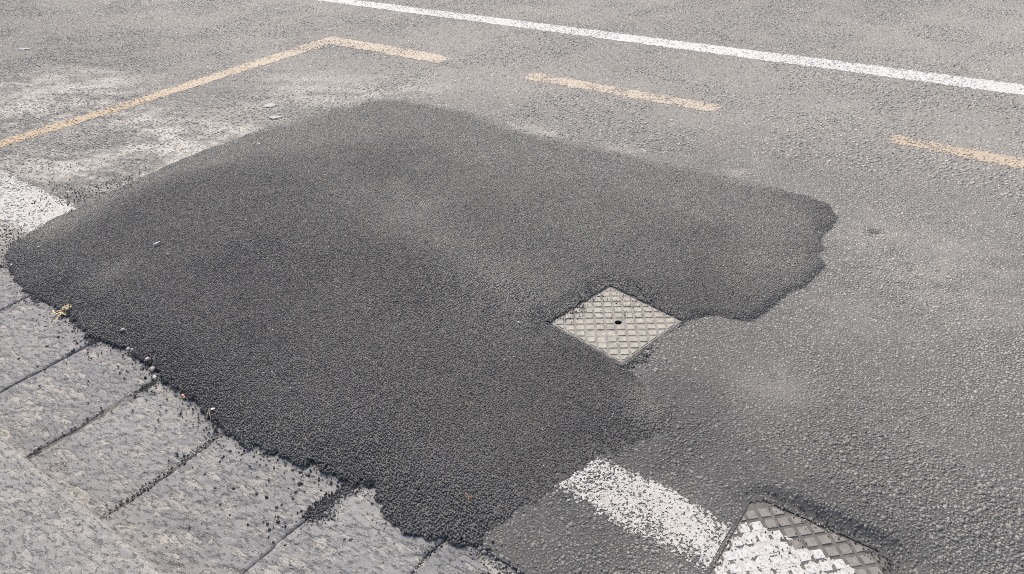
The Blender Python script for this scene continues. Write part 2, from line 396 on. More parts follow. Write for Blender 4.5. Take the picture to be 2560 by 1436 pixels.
def mat_stone(name, a, b):
    k = N(name, 0.72, 0.4)
    mp = k.t.nodes.new('ShaderNodeMapping'); mp.inputs['Rotation'].default_value = (0, 0, -0.625); mp.inputs['Scale'].default_value = (0.42, 1.0, 1.0)
    k.t.links.new(k.g.outputs['Position'], mp.inputs['Vector']); vec = mp.outputs[0]
    n1 = k.noise(44, 5, 0.62, vec); n2 = k.noise(100, 4, 0.65, vec); n3 = k.noise(20, 3, 0.6, vec)
    c = k.mix(k.rng(k.noise(5, 5), 0.35, 0.68), a, b)
    c = k.mix(k.rng(k.noise(300, 4, 0.7), 0.36, 0.62, 0.0, 0.22), c, (0.17, 0.17, 0.18))
    # dust caught between the smooth faces of the stone
    f = k.math('MULTIPLY', k.rng(k.math('ADD', k.math('MULTIPLY', n1, 0.6), k.math('MULTIPLY', n3, 0.4)), 0.515, 0.56), k.rng(k.noise(3.5, 4), 0.30, 0.60, 0.40, 0.90))
    c = k.mix(f, c, (0.40, 0.378, 0.335))
    c = k.mix(k.math('MULTIPLY', k.attr('dust_sheen'), 0.2), c, (0.40, 0.378, 0.335))
    c = k.mix(k.attr('tone'), c, (0.34, 0.335, 0.325))
    c = k.mix(k.rng(n2, 0.585, 0.64, 0, 0.7), c, (0.12, 0.116, 0.112))
    c = k.mix(k.rng(k.noise(210, 2), 0.665, 0.70, 0, 0.85), c, (0.07, 0.067, 0.064))
    c = k.mix(k.rng(k.noise(300, 2, 0.5), 0.27, 0.22, 0, 0.7), c, (0.60, 0.58, 0.55))
    k.color(c)
    h = k.math('ADD', k.rng(n1, 0.60, 0.48, 0, 1.0), k.math('ADD', k.math('MULTIPLY', k.rng(n2, 0.64, 0.56), 0.8), k.math('MULTIPLY', k.noise(500, 3), 0.3)))
    return k.bump(h, 0.0036, 0.9).m

def mat_simple(name, a, b, scale=60, rough=0.8, bump=0.0015, spec=0.4):
    k = N(name, rough, spec)
    k.color(k.mix(k.rng(k.noise(scale, 4), 0.35, 0.65), a, b))
    return k.bump(k.noise(scale * 6, 3), bump, 0.8).m

M_ROAD = mat_road_base(); M_CHIP = mat_road_chip()
M_PATCH = mat_patch('fresh_bitumen', True); M_GRAIN = mat_patch('fresh_grain', False)
M_WHITE = mat_paint('white_paint', (0.72, 0.71, 0.68), (0.50, 0.485, 0.45))
M_WORN = mat_paint('rubbed_white_paint', (0.66, 0.65, 0.62), (0.46, 0.445, 0.41), 0.95)
M_YELLOW = mat_paint('faded_yellow_paint', (0.53, 0.39, 0.25), (0.45, 0.37, 0.275), 0.75, (0.52, 0.465, 0.385))
M_SLAB = mat_stone('lava_stone', (0.19, 0.189, 0.191), (0.262, 0.259, 0.256))
M_KERB = mat_stone('worn_kerb_stone', (0.24, 0.235, 0.225), (0.33, 0.322, 0.302))
M_SOIL = mat_simple('joint_soil', (0.10, 0.092, 0.082), (0.22, 0.20, 0.175), 90)
M_SIDE = mat_simple('sidewalk_stone', (0.30, 0.29, 0.28), (0.38, 0.37, 0.35), 20)
M_IRON = mat_simple('dusty_cast_cover', (0.20, 0.19, 0.172), (0.34, 0.32, 0.285), 38, 0.75)
M_LUG = mat_simple('worn_lug', (0.31, 0.288, 0.243), (0.47, 0.435, 0.365), 38, 0.75)
M_IRON2 = mat_simple('brown_iron', (0.10, 0.094, 0.088), (0.18, 0.165, 0.15), 60, 0.75)
M_LUG2 = mat_simple('brown_lug', (0.20, 0.185, 0.17), (0.28, 0.26, 0.235), 60, 0.65)
M_PIT = mat_simple('dark_pit', (0.02, 0.018, 0.016), (0.04, 0.036, 0.03), 60)

# ------------------------------------------------------------------ the road and the pavement
def not_cover(x, y, m=0.0):
    return (cover_sd(x, y, C1, C1_ROT, C1_S) < m) & (cover_sd(x, y, C2, C2_ROT, C2_S, 0.05) < m)

far = [12, 20, 40, 90, 300]
xs = np.concatenate([[-300, -120, -60, -30, -18], np.arange(-12.5, -1.4, 0.04), np.arange(-1.39, 0.2, 0.012), np.arange(0.21, 3.0, 0.04), [3.4, 5, 9, 20, 60, 300]])
ys = np.concatenate([np.arange(KERB_EDGE_Y, 1.08, 0.025), np.arange(1.085, 2.3, 0.012), np.arange(2.31, 3.0, 0.03), np.arange(3.0, 10, 0.05), [10.4, 12, 16, 30, 80, 300]])
me = grid_mesh('road', xs, ys, road_z, keep=lambda x, y: not_cover(x, y, 0.006),
               attrs={'dust_sheen': lambda x, y: road_dust_sheen(x, y, 0.15 + 0.6 * sstep(3.0, 5.0, np.hypot(x, y))), 'dark': road_dark})
road = tag(link('road', me, M_ROAD), kind='structure')

side = grid_mesh('sidewalk', np.array([-300, -20, -3.4, 2.0, 20, 300.]), np.array([-300, -20, -1, 0.02]), lambda x, y: 0 * x + 0.094)
tag(link('sidewalk', side, M_SIDE), kind='structure')
bed = grid_mesh('pavement', np.array([-300, -5, 0, 5, 300.]), np.array([0.30, 0.6, 0.99]), lambda x, y: 0 * x - 0.017)
pavement = tag(link('pavement', bed, M_SOIL), kind='structure')

# gutter slabs between the raised kerb and the asphalt: each stone of its own shape
JX = [-5.25, -4.75, -4.32, -3.92, -3.52, -3.150, -2.615, -2.212, -1.790, -1.314, -0.946, -0.52, -0.1, 0.33, 0.8, 1.3]
def joint_x(i, y):
    return JX[i] + 0.022 * (fbm(np.full_like(y, i * 3.1), y, 4.0, 4, 91) - 0.5) * 2 + 0.02 * math.sin(i * 7.3) * (y - 0.65)
JW = {5: 0.0015, 6: 0.0006, 7: 0.0050, 8: 0.0034, 9: 0.0006, 10: 0.001, 11: 0.002}
def slab(i):
    nx, ny = 96, 128
    y = np.linspace(SLAB_FRONT_Y - 0.03, 0.985, ny)
    gl = JW.get(i, 0.004); gr = JW.get(i + 1, 0.004)
    xl = joint_x(i, y) + gl * (0.7 + 0.9 * vnoise(y, y * 0 + i, 18, 5)); xr = joint_x(i + 1, y) - gr * (0.7 + 0.9 * vnoise(y, y * 0 + i, 15, 6))
    t = np.linspace(0, 1, nx)
    t = t + 0.0
    X = xl[:, None] * (1 - t)[None, :] + xr[:, None] * t[None, :]; Y = np.repeat(y[:, None], nx, 1)
    Z = slab_z(X, Y) + 0.004 * math.sin(i * 5.1) + 0.006 * math.sin(i * 2.3) * (X - X.mean())
    e = np.minimum(X - xl[:, None], xr[:, None] - X)
    Z = Z - 0.006 * np.exp(-e / 0.004) * (0.5 + vnoise(X, Y, 40, 7)) - 0.001 * np.exp(-e / 0.02)
    idx = np.arange(nx * ny).reshape(ny, nx)
    q = np.stack([idx[:-1, :-1], idx[:-1, 1:], idx[1:, 1:], idx[1:, :-1]], -1).reshape(-1, 4)
    v = np.stack([X.ravel(), Y.ravel(), Z.ravel()], -1)
    # side walls down into the joint
    border = np.concatenate([idx[0, :], idx[1:, -1], idx[-1, -2::-1], idx[-2:0:-1, 0]])
    nb = len(border); low = v[border].copy(); low[:, 2] = -0.06
    v2 = np.concatenate([v, low]); b0 = len(v)
    j = np.arange(nb); w = np.stack([border, b0 + j, b0 + (j + 1) % nb, border[(j + 1) % nb]], -1)
    q = np.concatenate([q, w[:, [0, 1, 2, 3]]])
    me = mesh_np('paving_slab', v2, q.ravel(), np.arange(len(q)) * 4, {'dust_sheen': np.clip(slab_dust(v2[:, 0], v2[:, 1]) * (v2[:, 2] > -0.05), 0, 1), 'tone': np.full(len(v2), (0.05, 0.25, 0.10, 0.30, 0.0, 0.18)[i % 6])})
    return link('paving_slab', me, M_SLAB, pavement)
for i in range(4, 12):
    slab(i)

# raised kerb, seen from above: only its top and its worn edge show
kerb_me = grid_mesh('kerb', np.array([-300, -5, 0, 5, 300.]), np.array([0.04, 0.30]), lambda x, y: 0 * x + 0.02)
kerb = tag(link('kerb', kerb_me, M_SOIL), kind='structure')
KX = [-5.6, -4.4, -3.05, -1.02, 0.1, 1.4]
def kerb_stone(i):
    x = np.linspace(KX[i] + 0.003, KX[i + 1] - 0.003, 180 if i == 2 else 50)
    # profile: top from the back, over a rounded worn arris, down the face
    prof = [(0.0, 0.0)] + [(t, 0.0) for t in np.linspace(0.02, 0.370, 64)]
    arc = [(0.370 + 0.025 * math.sin(a), -0.025 + 0.025 * math.cos(a)) for a in np.linspace(0.1, math.pi / 2, 10)]
    face = [(0.396, -0.06), (0.397, -0.09), (0.398, -0.17)]
    P = np.array(prof + arc + face)
    X = np.repeat(x[None, :], len(P), 0); Y = np.repeat((P[:, 0] + 0.006)[:, None], len(x), 1); Zb = np.repeat((P[:, 1] + 0.104)[:, None], len(x), 1)
    wob = 0.010 * (fbm(X, X * 0 + 2.2, 3.0, 3, 95) - 0.5)
    Y = Y + wob * (Y > 0.2)
    k = (P[:, 1] > -0.06)[:, None]
    Z = Zb + k * (1.15 * slab_z(X + 7, Y + 3) + 0.008 + 0.010 * (fbm(X, Y, 3, 2, 96) - 0.5))
    e = np.minimum(X - KX[i], KX[i + 1] - X); Z = Z - 0.012 * np.exp(-e / 0.008)
    nx, ny = len(x), len(P)
    idx = np.arange(nx * ny).reshape(ny, nx)
    q = np.stack([idx[:-1, :-1], idx[:-1, 1:], idx[1:, 1:], idx[1:, :-1]], -1).reshape(-1, 4)
    d = slab_dust(X + 7, Y + 3) * 0.9 + 0.25 * sstep(0.4, 0.65, fbm(X, Y, 4, 3, 97))
    me = mesh_np('kerb_stone', np.stack([X.ravel(), Y.ravel(), Z.ravel()], -1), q.ravel(), np.arange(len(q)) * 4, {'dust_sheen': np.clip(d, 0, 1).ravel(), 'tone': np.full(X.size, 0.3)})
    return link('kerb_stone', me, M_KERB, kerb)
for i in range(1, 4):
    kerb_stone(i)

# ------------------------------------------------------------------ the fresh patch
def edge_noise(x, y):
    near = np.clip(blobs(x, y, EDGE_NEAR), 0, 1)
    thin = np.clip(blobs(x, y, EDGE_THIN), 0, 1)
    return (0.012 + 0.030 * near + 0.02 * thin) * (0.6 * fbm(x, y, 13, 2, 101) + 0.4 * fbm(x, y, 55, 2, 103) - 0.5) * 2.2 + 0.012 * (fbm(x, y, 5, 2, 102) - 0.5)

PB = np.array(PATCH); bx0, by0 = PB.min(0) - 0.1; bx1, by1 = PB.max(0) + 0.1
pxs = np.arange(bx0, bx1, 0.013); pys = np.arange(by0, by1, 0.013)
def patch_keep(x, y):
    return (inside_sd(x, y, PATCH) + edge_noise(x, y) > 0.0) & (cover_sd(x, y, C1, C1_ROT, C1_S) < -0.004)
def pz(x, y):
    sd = inside_sd(x, y, PATCH) + edge_noise(x, y)
    return patch_top(x, y, sd)
me = grid_mesh('asphalt_patch', pxs, pys, lambda x, y: pz(x, y) - 0.0015, keep=patch_keep, attrs={'dust_sheen': lambda x, y: 0.3 * patch_dust_sheen(x, y), 'dark': patch_dark, 'tone': lambda x, y: 0 * x})
patch = tag(link('asphalt_patch', me, M_PATCH), 'dark fresh asphalt patch spread across the road beside the stone kerb', 'asphalt patch')

ax, ay = scatter(bx0, bx1, by0, 1.55, 0.0066); fx_, fy_ = scatter(bx0, bx1, 1.55, by1, 0.0077)
gx = np.concatenate([ax, fx_]); gy = np.concatenate([ay, fy_])
sdv = inside_sd(gx, gy, PATCH) + edge_noise(gx, gy)
ok = (sdv > -0.004) & (cover_sd(gx, gy, C1, C1_ROT, C1_S) < -0.006 + 0.026 * (fbm(gx, gy, 40, 3, 7) - 0.35) * (gy - C1[1] - 0.6 * (gx - C1[0]) > -0.06))
thn = np.clip(blobs(gx, gy, EDGE_THIN), 0, 1)
ok &= rng.uniform(0, 1, len(gx)) < 1 - 0.65 * thn * sstep(0.10, 0.0, sdv)
gx, gy, sdv = gx[ok], gy[ok], sdv[ok]
drk = patch_dark(gx, gy); dst = patch_dust_sheen(gx, gy)
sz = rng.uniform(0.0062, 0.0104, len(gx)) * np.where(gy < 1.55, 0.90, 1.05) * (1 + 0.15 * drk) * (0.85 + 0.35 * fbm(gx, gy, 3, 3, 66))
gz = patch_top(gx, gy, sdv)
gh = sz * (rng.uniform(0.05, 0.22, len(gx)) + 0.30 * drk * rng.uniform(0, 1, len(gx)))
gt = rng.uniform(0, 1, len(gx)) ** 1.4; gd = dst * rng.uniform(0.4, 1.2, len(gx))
for sel, S in ((gy < 1.15, 4), (gy >= 1.15, 3)):
    V = chip_arrays(gx[sel], gy[sel], gz[sel], sz[sel] * (1.0 if S == 4 else 1.12), gh[sel], 0.8, top=0.68, sides=S)
    link('grain', chips_mesh('grain', V, {'tone': gt[sel], 'dust_sheen': gd[sel], 'dark': drk[sel]}), M_GRAIN, patch)['kind'] = 'stuff'
print('patch grains', len(gx))

# ------------------------------------------------------------------ painted markings
def band(x0, x1, y0, y1):
    return [(x0, y0), (x1, y0), (x1, y1), (x0, y1)]
LINE_FAR = [(-8.543, 5.416), (-5.067, 5.441), (-2.371, 5.461), (-0.116, 5.475), (0.644, 5.416), (0.648, 5.687), (-0.140, 5.705), (-2.467, 5.670), (-5.244, 5.640), (-8.800, 5.593)]
BAY = [(-5.165, 0.954), (-5.172, 1.657), (-5.181, 2.809), (-5.224, 4.373), (-5.203, 4.429), (-5.104, 4.439), (-4.544, 4.451), (-3.990, 4.455), (-3.815, 4.402), (-3.838, 4.262), (-4.356, 4.255), (-4.912, 4.259), (-5.026, 4.270), (-5.028, 2.711), (-5.039, 1.598), (-5.035, 0.912)]
DASH_A = [(-3.077, 4.419), (-2.322, 4.413), (-1.652, 4.413), (-1.602, 4.373), (-1.643, 4.267), (-2.235, 4.254), (-3.025, 4.259), (-3.060, 4.325)]
DASH_B = [(-0.631, 4.416), (-0.002, 4.392), (0.304, 4.374), (0.272, 4.199), (0.014, 4.235), (-0.631, 4.282), (-0.640, 4.348)]
WHITE_L = [(-5.607, 1.463), (-4.686, 1.442), (-4.202, 1.433), (-3.783, 1.429), (-3.669, 1.147), (-3.921, 1.142), (-4.026, 1.151), (-4.822, 1.166)]
WHITE_R = [(-0.784, 1.379), (-0.749, 1.376), (-0.675, 1.384), (-0.569, 1.375), (-0.374, 1.356), (-0.319, 1.355), (-0.319, 1.224), (-0.320, 1.201), (-0.380, 1.194), (-0.423, 1.193), (-0.528, 1.200), (-0.649, 1.203), (-0.793, 1.208), (-0.814, 1.211)]

MARKS = [('painted_line', LINE_FAR, M_WHITE, 0.10, 0.010, 'long solid white edge line crossing the far part of the road', 'road marking', None),
         ('painted_line', BAY, M_YELLOW, 0.24, 0.010, 'orange yellow corner line of a parking bay, bent at right angles', 'road marking', None),
         ('painted_dash', DASH_A, M_YELLOW, 0.40, 0.008, 'faded yellow dash in the middle, between bay corner and the right dash', 'road marking', 'yellow dashes of the bay line'),
         ('painted_dash', DASH_B, M_YELLOW, 0.42, 0.008, 'faded yellow dash cut off by the right edge of the picture', 'road marking', 'yellow dashes of the bay line'),
         ('painted_line', WHITE_L, M_WORN, 0.30, 0.006, 'white line end left of the dark patch, sprinkled with black crumbs', 'road marking', 'remains of the white line near the kerb'),
         ('painted_line', WHITE_R, M_WORN, 0.60, 0.0028, 'worn speckled white line running up to the brown metal cover', 'road marking', 'remains of the white line near the kerb')]

def wear(x, y, lvl):
    """True where paint remains"""
    n = 0.62 * fbm(x, y, 190, 3, 111, 0.6) + 0.38 * fbm(x, y, 9, 3, 113)
    return n > 0.24 + 0.40 * lvl

def paint_in(x, y, poly, lvl):
    sd = inside_sd(x, y, poly) + (0.010 if poly is WHITE_R else 0.0) + 0.03 * (fbm(x, y, 45, 3, 115) - 0.5)
    return (sd > 0) & wear(x, y, lvl + 0.30 * sstep(0.03, 0, sd))

paint_fields = []
for nm, poly, mat, lvl, res, lab, cat, grp in MARKS:
    A = np.array(poly); x0, y0 = A.min(0) - 0.02; x1, y1 = A.max(0) + 0.02
    f = lambda x, y, poly=poly, lvl=lvl: paint_in(x, y, poly, lvl) & not_cover(x, y, -0.002) & ~patch_keep(x, y)
    paint_fields.append((f, (x0, x1, y0, y1)))

# ------------------------------------------------------------------ stones of the old asphalt, sorted between bare road and paint
CRACKS = [[(-0.570, 2.558), (-0.550, 2.601), (-0.532, 2.602), (-0.510, 2.573), (-0.473, 2.573)], [(-0.700, 1.506), (-0.662, 1.614), (-0.616, 1.687), (-0.531, 1.732)], [(-1.143, 3.435), (-1.156, 3.388), (-1.229, 3.412), (-1.364, 3.424)], [(-3.751, 6.411), (-3.477, 6.307), (-3.331, 6.343), (-3.083, 6.412)], [(-1.829, 6.432), (-1.618, 6.480), (-1.441, 6.401)], [(-2.547, 6.159), (-2.283, 6.202), (-2.067, 6.080)]]
RX, RY, RS, RH, RA = [], [], [], [], []
def road_chips(cond, x0, x1, y0, y1, sp, smin, smax, h0, h1, ang=None):
    x, y = scatter(x0, x1, y0, y1, sp)
    k = cond(x, y) & in_view(x, y, 0.05) & (y > KERB_EDGE_Y - 0.012 + 0.02 * fbm(x, y, 20, 2, 9))
    x, y = x[k], y[k]
    cr = np.full(x.shape, 9.0)
    for ln in CRACKS:
        cr = np.minimum(cr, -inside_sd(x, y, ln + ln[::-1][1:-1]))
    k = (np.abs(cr) > 0.004) & not_cover(x, y, -0.004 + 0.03 * (fbm(x, y, 40, 3, 17) - 0.4)) & ~patch_keep(x, y)
    x, y = x[k], y[k]
    s = rng.uniform(smin, smax, len(x))
    RX.append(x); RY.append(y); RS.append(s); RH.append(s * rng.uniform(h0, h1, len(x)) * (0.45 + 1.1 * sstep(0.35, 0.65, fbm(x, y, 2.5, 4, 127))))
def zone(x, y):
    d = np.hypot(x, y)
    return d + 0.35 * (fbm(x, y, 2.0, 3, 121) - 0.5)
coarse = lambda x, y: (zone(x, y) < 2.0)
mid = lambda x, y: (zone(x, y) >= 2.0) & (zone(x, y) < 3.9)
farz = lambda x, y: (zone(x, y) >= 3.9)
road_chips(coarse, -2.6, 1.2, 0.9, 2.4, 0.0092, 0.0068, 0.0125, 0.05, 0.19)
road_chips(lambda x, y: coarse(x, y) & (rng.uniform(0, 1, x.shape) < 0.45), -2.6, 1.2, 0.9, 2.4, 0.019, 0.013, 0.021, 0.06, 0.16)
road_chips(mid, -5, 1.8, 0.9, 5, 0.0100, 0.0076, 0.0128, 0.03, 0.14)
road_chips(lambda x, y: mid(x, y) & (rng.uniform(0, 1, x.shape) < 0.3), -5, 1.8, 0.9, 5, 0.024, 0.013, 0.019, 0.04, 0.12)
road_chips(farz, -12, 2.5, 0.9, 9.6, 0.0222, 0.018, 0.031, 0.02, 0.10)
RX, RY, RS, RH = map(np.concatenate, (RX, RY, RS, RH))
owner = np.full(len(RX), -1)
for i, (f, (x0, x1, y0, y1)) in enumerate(paint_fields):
    k = np.where((RX > x0) & (RX < x1) & (RY > y0) & (RY < y1))[0]
    if len(k):
        owner[k[f(RX[k], RY[k])]] = i
tone = np.clip(rng.normal(0.47, 0.37, len(RX)), 0, 1)
tone = np.where(rng.uniform(0, 1, len(RX)) < 0.010, 1.0, np.minimum(tone, 0.96))
RZ = road_z(RX, RY)
k = owner < 0
dst_r = road_dust_sheen(RX, RY) * rng.uniform(0.3, 1.15, len(RX)); drk_r = road_dark(RX, RY); dist = np.hypot(RX, RY)
for sel, S in ((k & (dist < 3.9), 4), (k & (dist >= 3.9), 3)):
    V = chip_arrays(RX[sel], RY[sel], RZ[sel], RS[sel], RH[sel], 0.72, top=0.80, sides=S)
    link('aggregate', chips_mesh('aggregate', V, {'tone': tone[sel], 'dust_sheen': dst_r[sel], 'dark': drk_r[sel]}), M_CHIP, road)['kind'] = 'stuff'
print('road chips', k.sum())

for i, (nm, poly, mat, lvl, res, lab, cat, grp) in enumerate(MARKS):
    f, (x0, x1, y0, y1) = paint_fields[i]
    xs = np.arange(x0, x1, res); ys = np.arange(y0, y1, res)
    X, Y = np.meshgrid(xs, ys)
    Z = road_z(X, Y) + 0.0012 + 0.0008 * fbm(X, Y, 90, 2, 131)
    idx = np.arange(X.size).reshape(X.shape)
    q = np.stack([idx[:-1, :-1], idx[:-1, 1:], idx[1:, 1:], idx[1:, :-1]], -1).reshape(-1, 4)
    cx = (X[:-1, :-1] + X[1:, 1:]).ravel() / 2; cy = (Y[:-1, :-1] + Y[1:, 1:]).ravel() / 2
    q = q[f(cx, cy)]
    used, inv = np.unique(q.ravel(), return_inverse=True)
    v = np.stack([X.ravel()[used], Y.ravel()[used], Z.ravel()[used]], -1)
    v[:, :2] += rng.uniform(-0.35, 0.35, (len(v), 2)) * res
    k = owner == i
    V = chip_arrays(RX[k], RY[k], RZ[k] + 0.0006, RS[k] * 1.05, RH[k], 0.75, top=0.80)
    n, kk, _ = V.shape; S = kk // 2
    side_ = np.array([[a, (a + 1) % S, S + (a + 1) % S, S + a] for a in range(S)]).ravel(); per = np.concatenate([side_, np.arange(S, 2 * S)])
    loops = np.concatenate([inv, (len(v) + (np.arange(n) * kk)[:, None] + per[None, :]).ravel()])
    ls = np.concatenate([np.arange(S) * 4, [4 * S]])
    starts = np.concatenate([np.arange(len(q)) * 4, 4 * len(q) + (np.arange(n)[:, None] * (5 * S) + ls[None, :]).ravel()])
    verts = np.concatenate([v, V.reshape(-1, 3)])
    dd = road_dust_sheen(verts[:, 0], verts[:, 1]) * 0.35
    if poly is WHITE_R:
        dd = np.clip(0.15 + 0.7 * fbm(verts[:, 0], verts[:, 1], 11, 4, 9), 0, 1)
    if poly is WHITE_L:
        dd = np.clip(0.25 + 0.5 * fbm(verts[:, 0], verts[:, 1], 6, 4, 9), 0, 1)
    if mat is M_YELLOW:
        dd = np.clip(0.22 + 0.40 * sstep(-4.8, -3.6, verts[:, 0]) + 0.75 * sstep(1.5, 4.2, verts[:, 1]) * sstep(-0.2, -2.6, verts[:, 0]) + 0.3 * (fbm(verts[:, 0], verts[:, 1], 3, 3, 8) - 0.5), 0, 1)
    tag(link(nm, mesh_np(nm, verts, loops, starts, {'dust_sheen': dd}), mat), lab, cat, grp)

# ------------------------------------------------------------------ covers
def clip_poly(P, lim, cut=0.0):
    """clip a polygon to the square |u|,|v| < lim with corners cut"""
    planes = [((1, 0), lim), ((-1, 0), lim), ((0, 1), lim), ((0, -1), lim)]
    if cut > 0:
        s = 2 * lim - cut
        planes += [((a, b), s) for a in (1, -1) for b in (1, -1)]
    for (nx, ny), c in planes:
        out = []
        for i in range(len(P)):
            a, b = P[i], P[(i + 1) % len(P)]
            da, db = c - (a[0] * nx + a[1] * ny), c - (b[0] * nx + b[1] * ny)
            if da >= 0: out.append(a)
            if da * db < 0:
                t = da / (da - db); out.append((a[0] + t * (b[0] - a[0]), a[1] + t * (b[1] - a[1])))
        P = out
        if len(P) < 3: return []
    return P

def area(P):
    return 0.5 * sum(P[i][0] * P[(i + 1) % len(P)][1] - P[(i + 1) % len(P)][0] * P[i][1] for i in range(len(P)))

def rsq(s, rad, n=6):
    """rounded square outline, counter-clockwise"""
    out = []
    for k, (cx, cy) in enumerate(((1, 1), (-1, 1), (-1, -1), (1, -1))):
        for j in range(n + 1):
            a = math.pi / 2 * (k + j / n)
            out.append((cx * (s / 2 - rad) + rad * math.cos(a), cy * (s / 2 - rad) + rad * math.sin(a)))
    return out

def ring_mesh(name, outer, inner, z1, z0):
    n = len(outer); bm = bmesh.new()
    o = [bm.verts.new((x, y, z1)) for x, y in outer]; i_ = [bm.verts.new((x, y, z1)) for x, y in inner]
    ol = [bm.verts.new((x, y, z0)) for x, y in outer]; il = [bm.verts.new((x, y, z0)) for x, y in inner]
    for k in range(n):
        j = (k + 1) % n
        bm.faces.new((o[k], o[j], i_[j], i_[k])); bm.faces.new((i_[k], i_[j], il[j], il[k])); bm.faces.new((ol[k], ol[j], o[j], o[k]))
    me = bpy.data.meshes.new(name); bm.to_mesh(me); bm.free(); return me

def lug_mesh(P, z0, z1):
    cx = sum(p[0] for p in P) / len(P); cy = sum(p[1] for p in P) / len(P)
    bm = bmesh.new()
    lo = [bm.verts.new((x - cx, y - cy, z0)) for x, y in P]
    hi = [bm.verts.new(((x - cx) * 0.88, (y - cy) * 0.88, z1 + random.uniform(-0.0004, 0.0004))) for x, y in P]
    for k in range(len(P)):
        j = (k + 1) % len(P); bm.faces.new((lo[k], lo[j], hi[j], hi[k]))
    bm.faces.new(hi)
    me = bpy.data.meshes.new('lug'); bm.to_mesh(me); bm.free(); return me, (cx, cy)

def cover(name, c, rot, s, rad, hole, mats, z, painted=None, tilt=math.pi / 4, off=(0, 0), flat=None):
    root = empty(name, (c[0], c[1], z), rot)
    m_plate, m_lug, m_frame = mats
    inner = s - 0.024
    # frame round the plate
    link('frame', ring_mesh('frame', rsq(s, rad + 0.004), rsq(inner + 0.005, max(rad - 0.006, 0.003)), -0.0006, -0.05), m_frame, root)
    # plate with its key hole
    out = rsq(inner, max(rad - 0.009, 0.003), 5)
    if hole:
        out = [(inner / 2 / max(abs(math.cos(a)), abs(math.sin(a))) * math.cos(a), inner / 2 / max(abs(math.cos(a)), abs(math.sin(a))) * math.sin(a)) for a in [2 * math.pi * i / 40 for i in range(40)]]
    n = len(out); bm = bmesh.new()
    vo = [bm.verts.new((x, y, 0)) for x, y in out]; vl = [bm.verts.new((x, y, -0.05)) for x, y in out]
    if hole:
        hc = (hole[0], hole[1]); hr = hole[2]
        an = [2 * math.pi * i / 40 for i in range(40)]
        vh = [bm.verts.new((hc[0] + hr * math.cos(a), hc[1] + hr * math.sin(a), 0)) for a in an]
        vd = [bm.verts.new((hc[0] + hr * math.cos(a), hc[1] + hr * math.sin(a), -0.035)) for a in an]
        for k in range(n):
            j = (k + 1) % n
            bm.faces.new((vo[k], vo[j], vh[j], vh[k])); f = bm.faces.new((vh[k], vh[j], vd[j], vd[k])); f.material_index = 1
            bm.faces.new((vl[k], vl[j], vo[j], vo[k]))
        f = bm.faces.new(vd); f.material_index = 1
    else:
        bm.faces.new(vo)
        for k in range(n):
            j = (k + 1) % n; bm.faces.new((vl[k], vl[j], vo[j], vo[k]))
    bmesh.ops.recalc_face_normals(bm, faces=bm.faces)
    me = bpy.data.meshes.new('plate'); bm.to_mesh(me); bm.free(); me.materials.append(m_plate); me.materials.append(M_PIT)
    link('plate', me, None, root)
    # cast lugs in a diagonal grid
    p = 0.0368; hs = 0.0146; ca, sa = math.cos(tilt), math.sin(tilt); K = 8
    for a in range(-K, K + 1):
        for b in range(-K, K + 1):
            cu, cv = a * p + off[0], b * p + off[1]
            P = [(cu + q * hs, cv + r * hs) for q, r in ((-1, -1), (1, -1), (1, 1), (-1, 1))]
            P = [(u * ca - v * sa, u * sa + v * ca) for u, v in P]
            P = clip_poly(P, inner / 2 - 0.006, 0.012 if rad < 0.02 else 0.045)
            if not P or area(P) < 6e-5: continue
            x0 = sum(q[0] for q in P) / len(P); y0 = sum(q[1] for q in P) / len(P)
            if hole and math.hypot(x0 - hole[0], y0 - hole[1]) < hole[2] + 0.008: continue
            h = 0.0027 * random.uniform(0.7, 1.15)
            if flat and math.hypot(x0 - flat[0], y0 - flat[1]) < flat[2] * random.uniform(0.8, 1.15): h *= 0.15
            if painted is not None and painted(x0, y0): h *= 0.7
            me, (lx, ly) = lug_mesh(P, -0.001, h)
            mm = m_lug
            if painted is not None and painted(x0, y0): mm = M_WHITE2
            link('lug', me, mm, root, (lx, ly, 0))
    return root

k = N('scuffed_white_paint', 0.7, 0.35)
cc = k.mix(k.rng(k.noise(110, 5, 0.7), 0.52, 0.60, 0, 0.85), (0.60, 0.59, 0.565), (0.26, 0.24, 0.22))
M_WHITE2 = k.color(cc).bump(k.noise(400, 3), 0.0015, 0.8).m

cov1 = cover('manhole_cover', C1, C1_ROT, C1_S + 0.012, 0.008, (0.008, 0.006, 0.0128), (M_IRON, M_LUG, M_IRON2), 0.0005, off=(0.016, 0.004), flat=(0.02, -0.10, 0.045))
tag(cov1, 'square cream coloured cover with raised lugs and a key hole, set in the dark patch', 'manhole cover', 'ribbed covers in the road')
cov2 = cover('manhole_cover', C2, C2_ROT, C2_S + 0.014, 0.055, None, (M_IRON2, M_LUG2, M_IRON2), -0.0025, painted=lambda x, y: y + C2[1] < 1.405 + 0.02 * math.sin(x * 40), off=(0.006, 0.012))
tag(cov2, 'brown iron cover with rounded corners, half painted white, at the bottom edge', 'manhole cover', 'ribbed covers in the road')
# paint film lying between the lugs of the second cover
xs = np.arange(C2[0] - 0.165, C2[0] + 0.165, 0.005); ys = np.arange(1.14, 1.43, 0.005)
me = grid_mesh('paint_film', xs - C2[0], ys - C2[1], lambda x, y: 0 * x + 0.0009 + 0.0004 * vnoise(x, y, 90, 3),
    keep=lambda x, y: (y + C2[1] < 1.408 + 0.03 * (fbm(x, y, 30, 3, 5) - 0.5)) & (cover_sd(x, y, (0, 0), 0, C2_S - 0.03, 0.045) > 0.002) & (fbm(x, y, 60, 3, 77) > 0.43), attrs={'dust_sheen': lambda x, y: 0.1 + 0.6 * fbm(x, y, 12, 3, 3)})
link('paint_film', me, M_WORN, cov2)

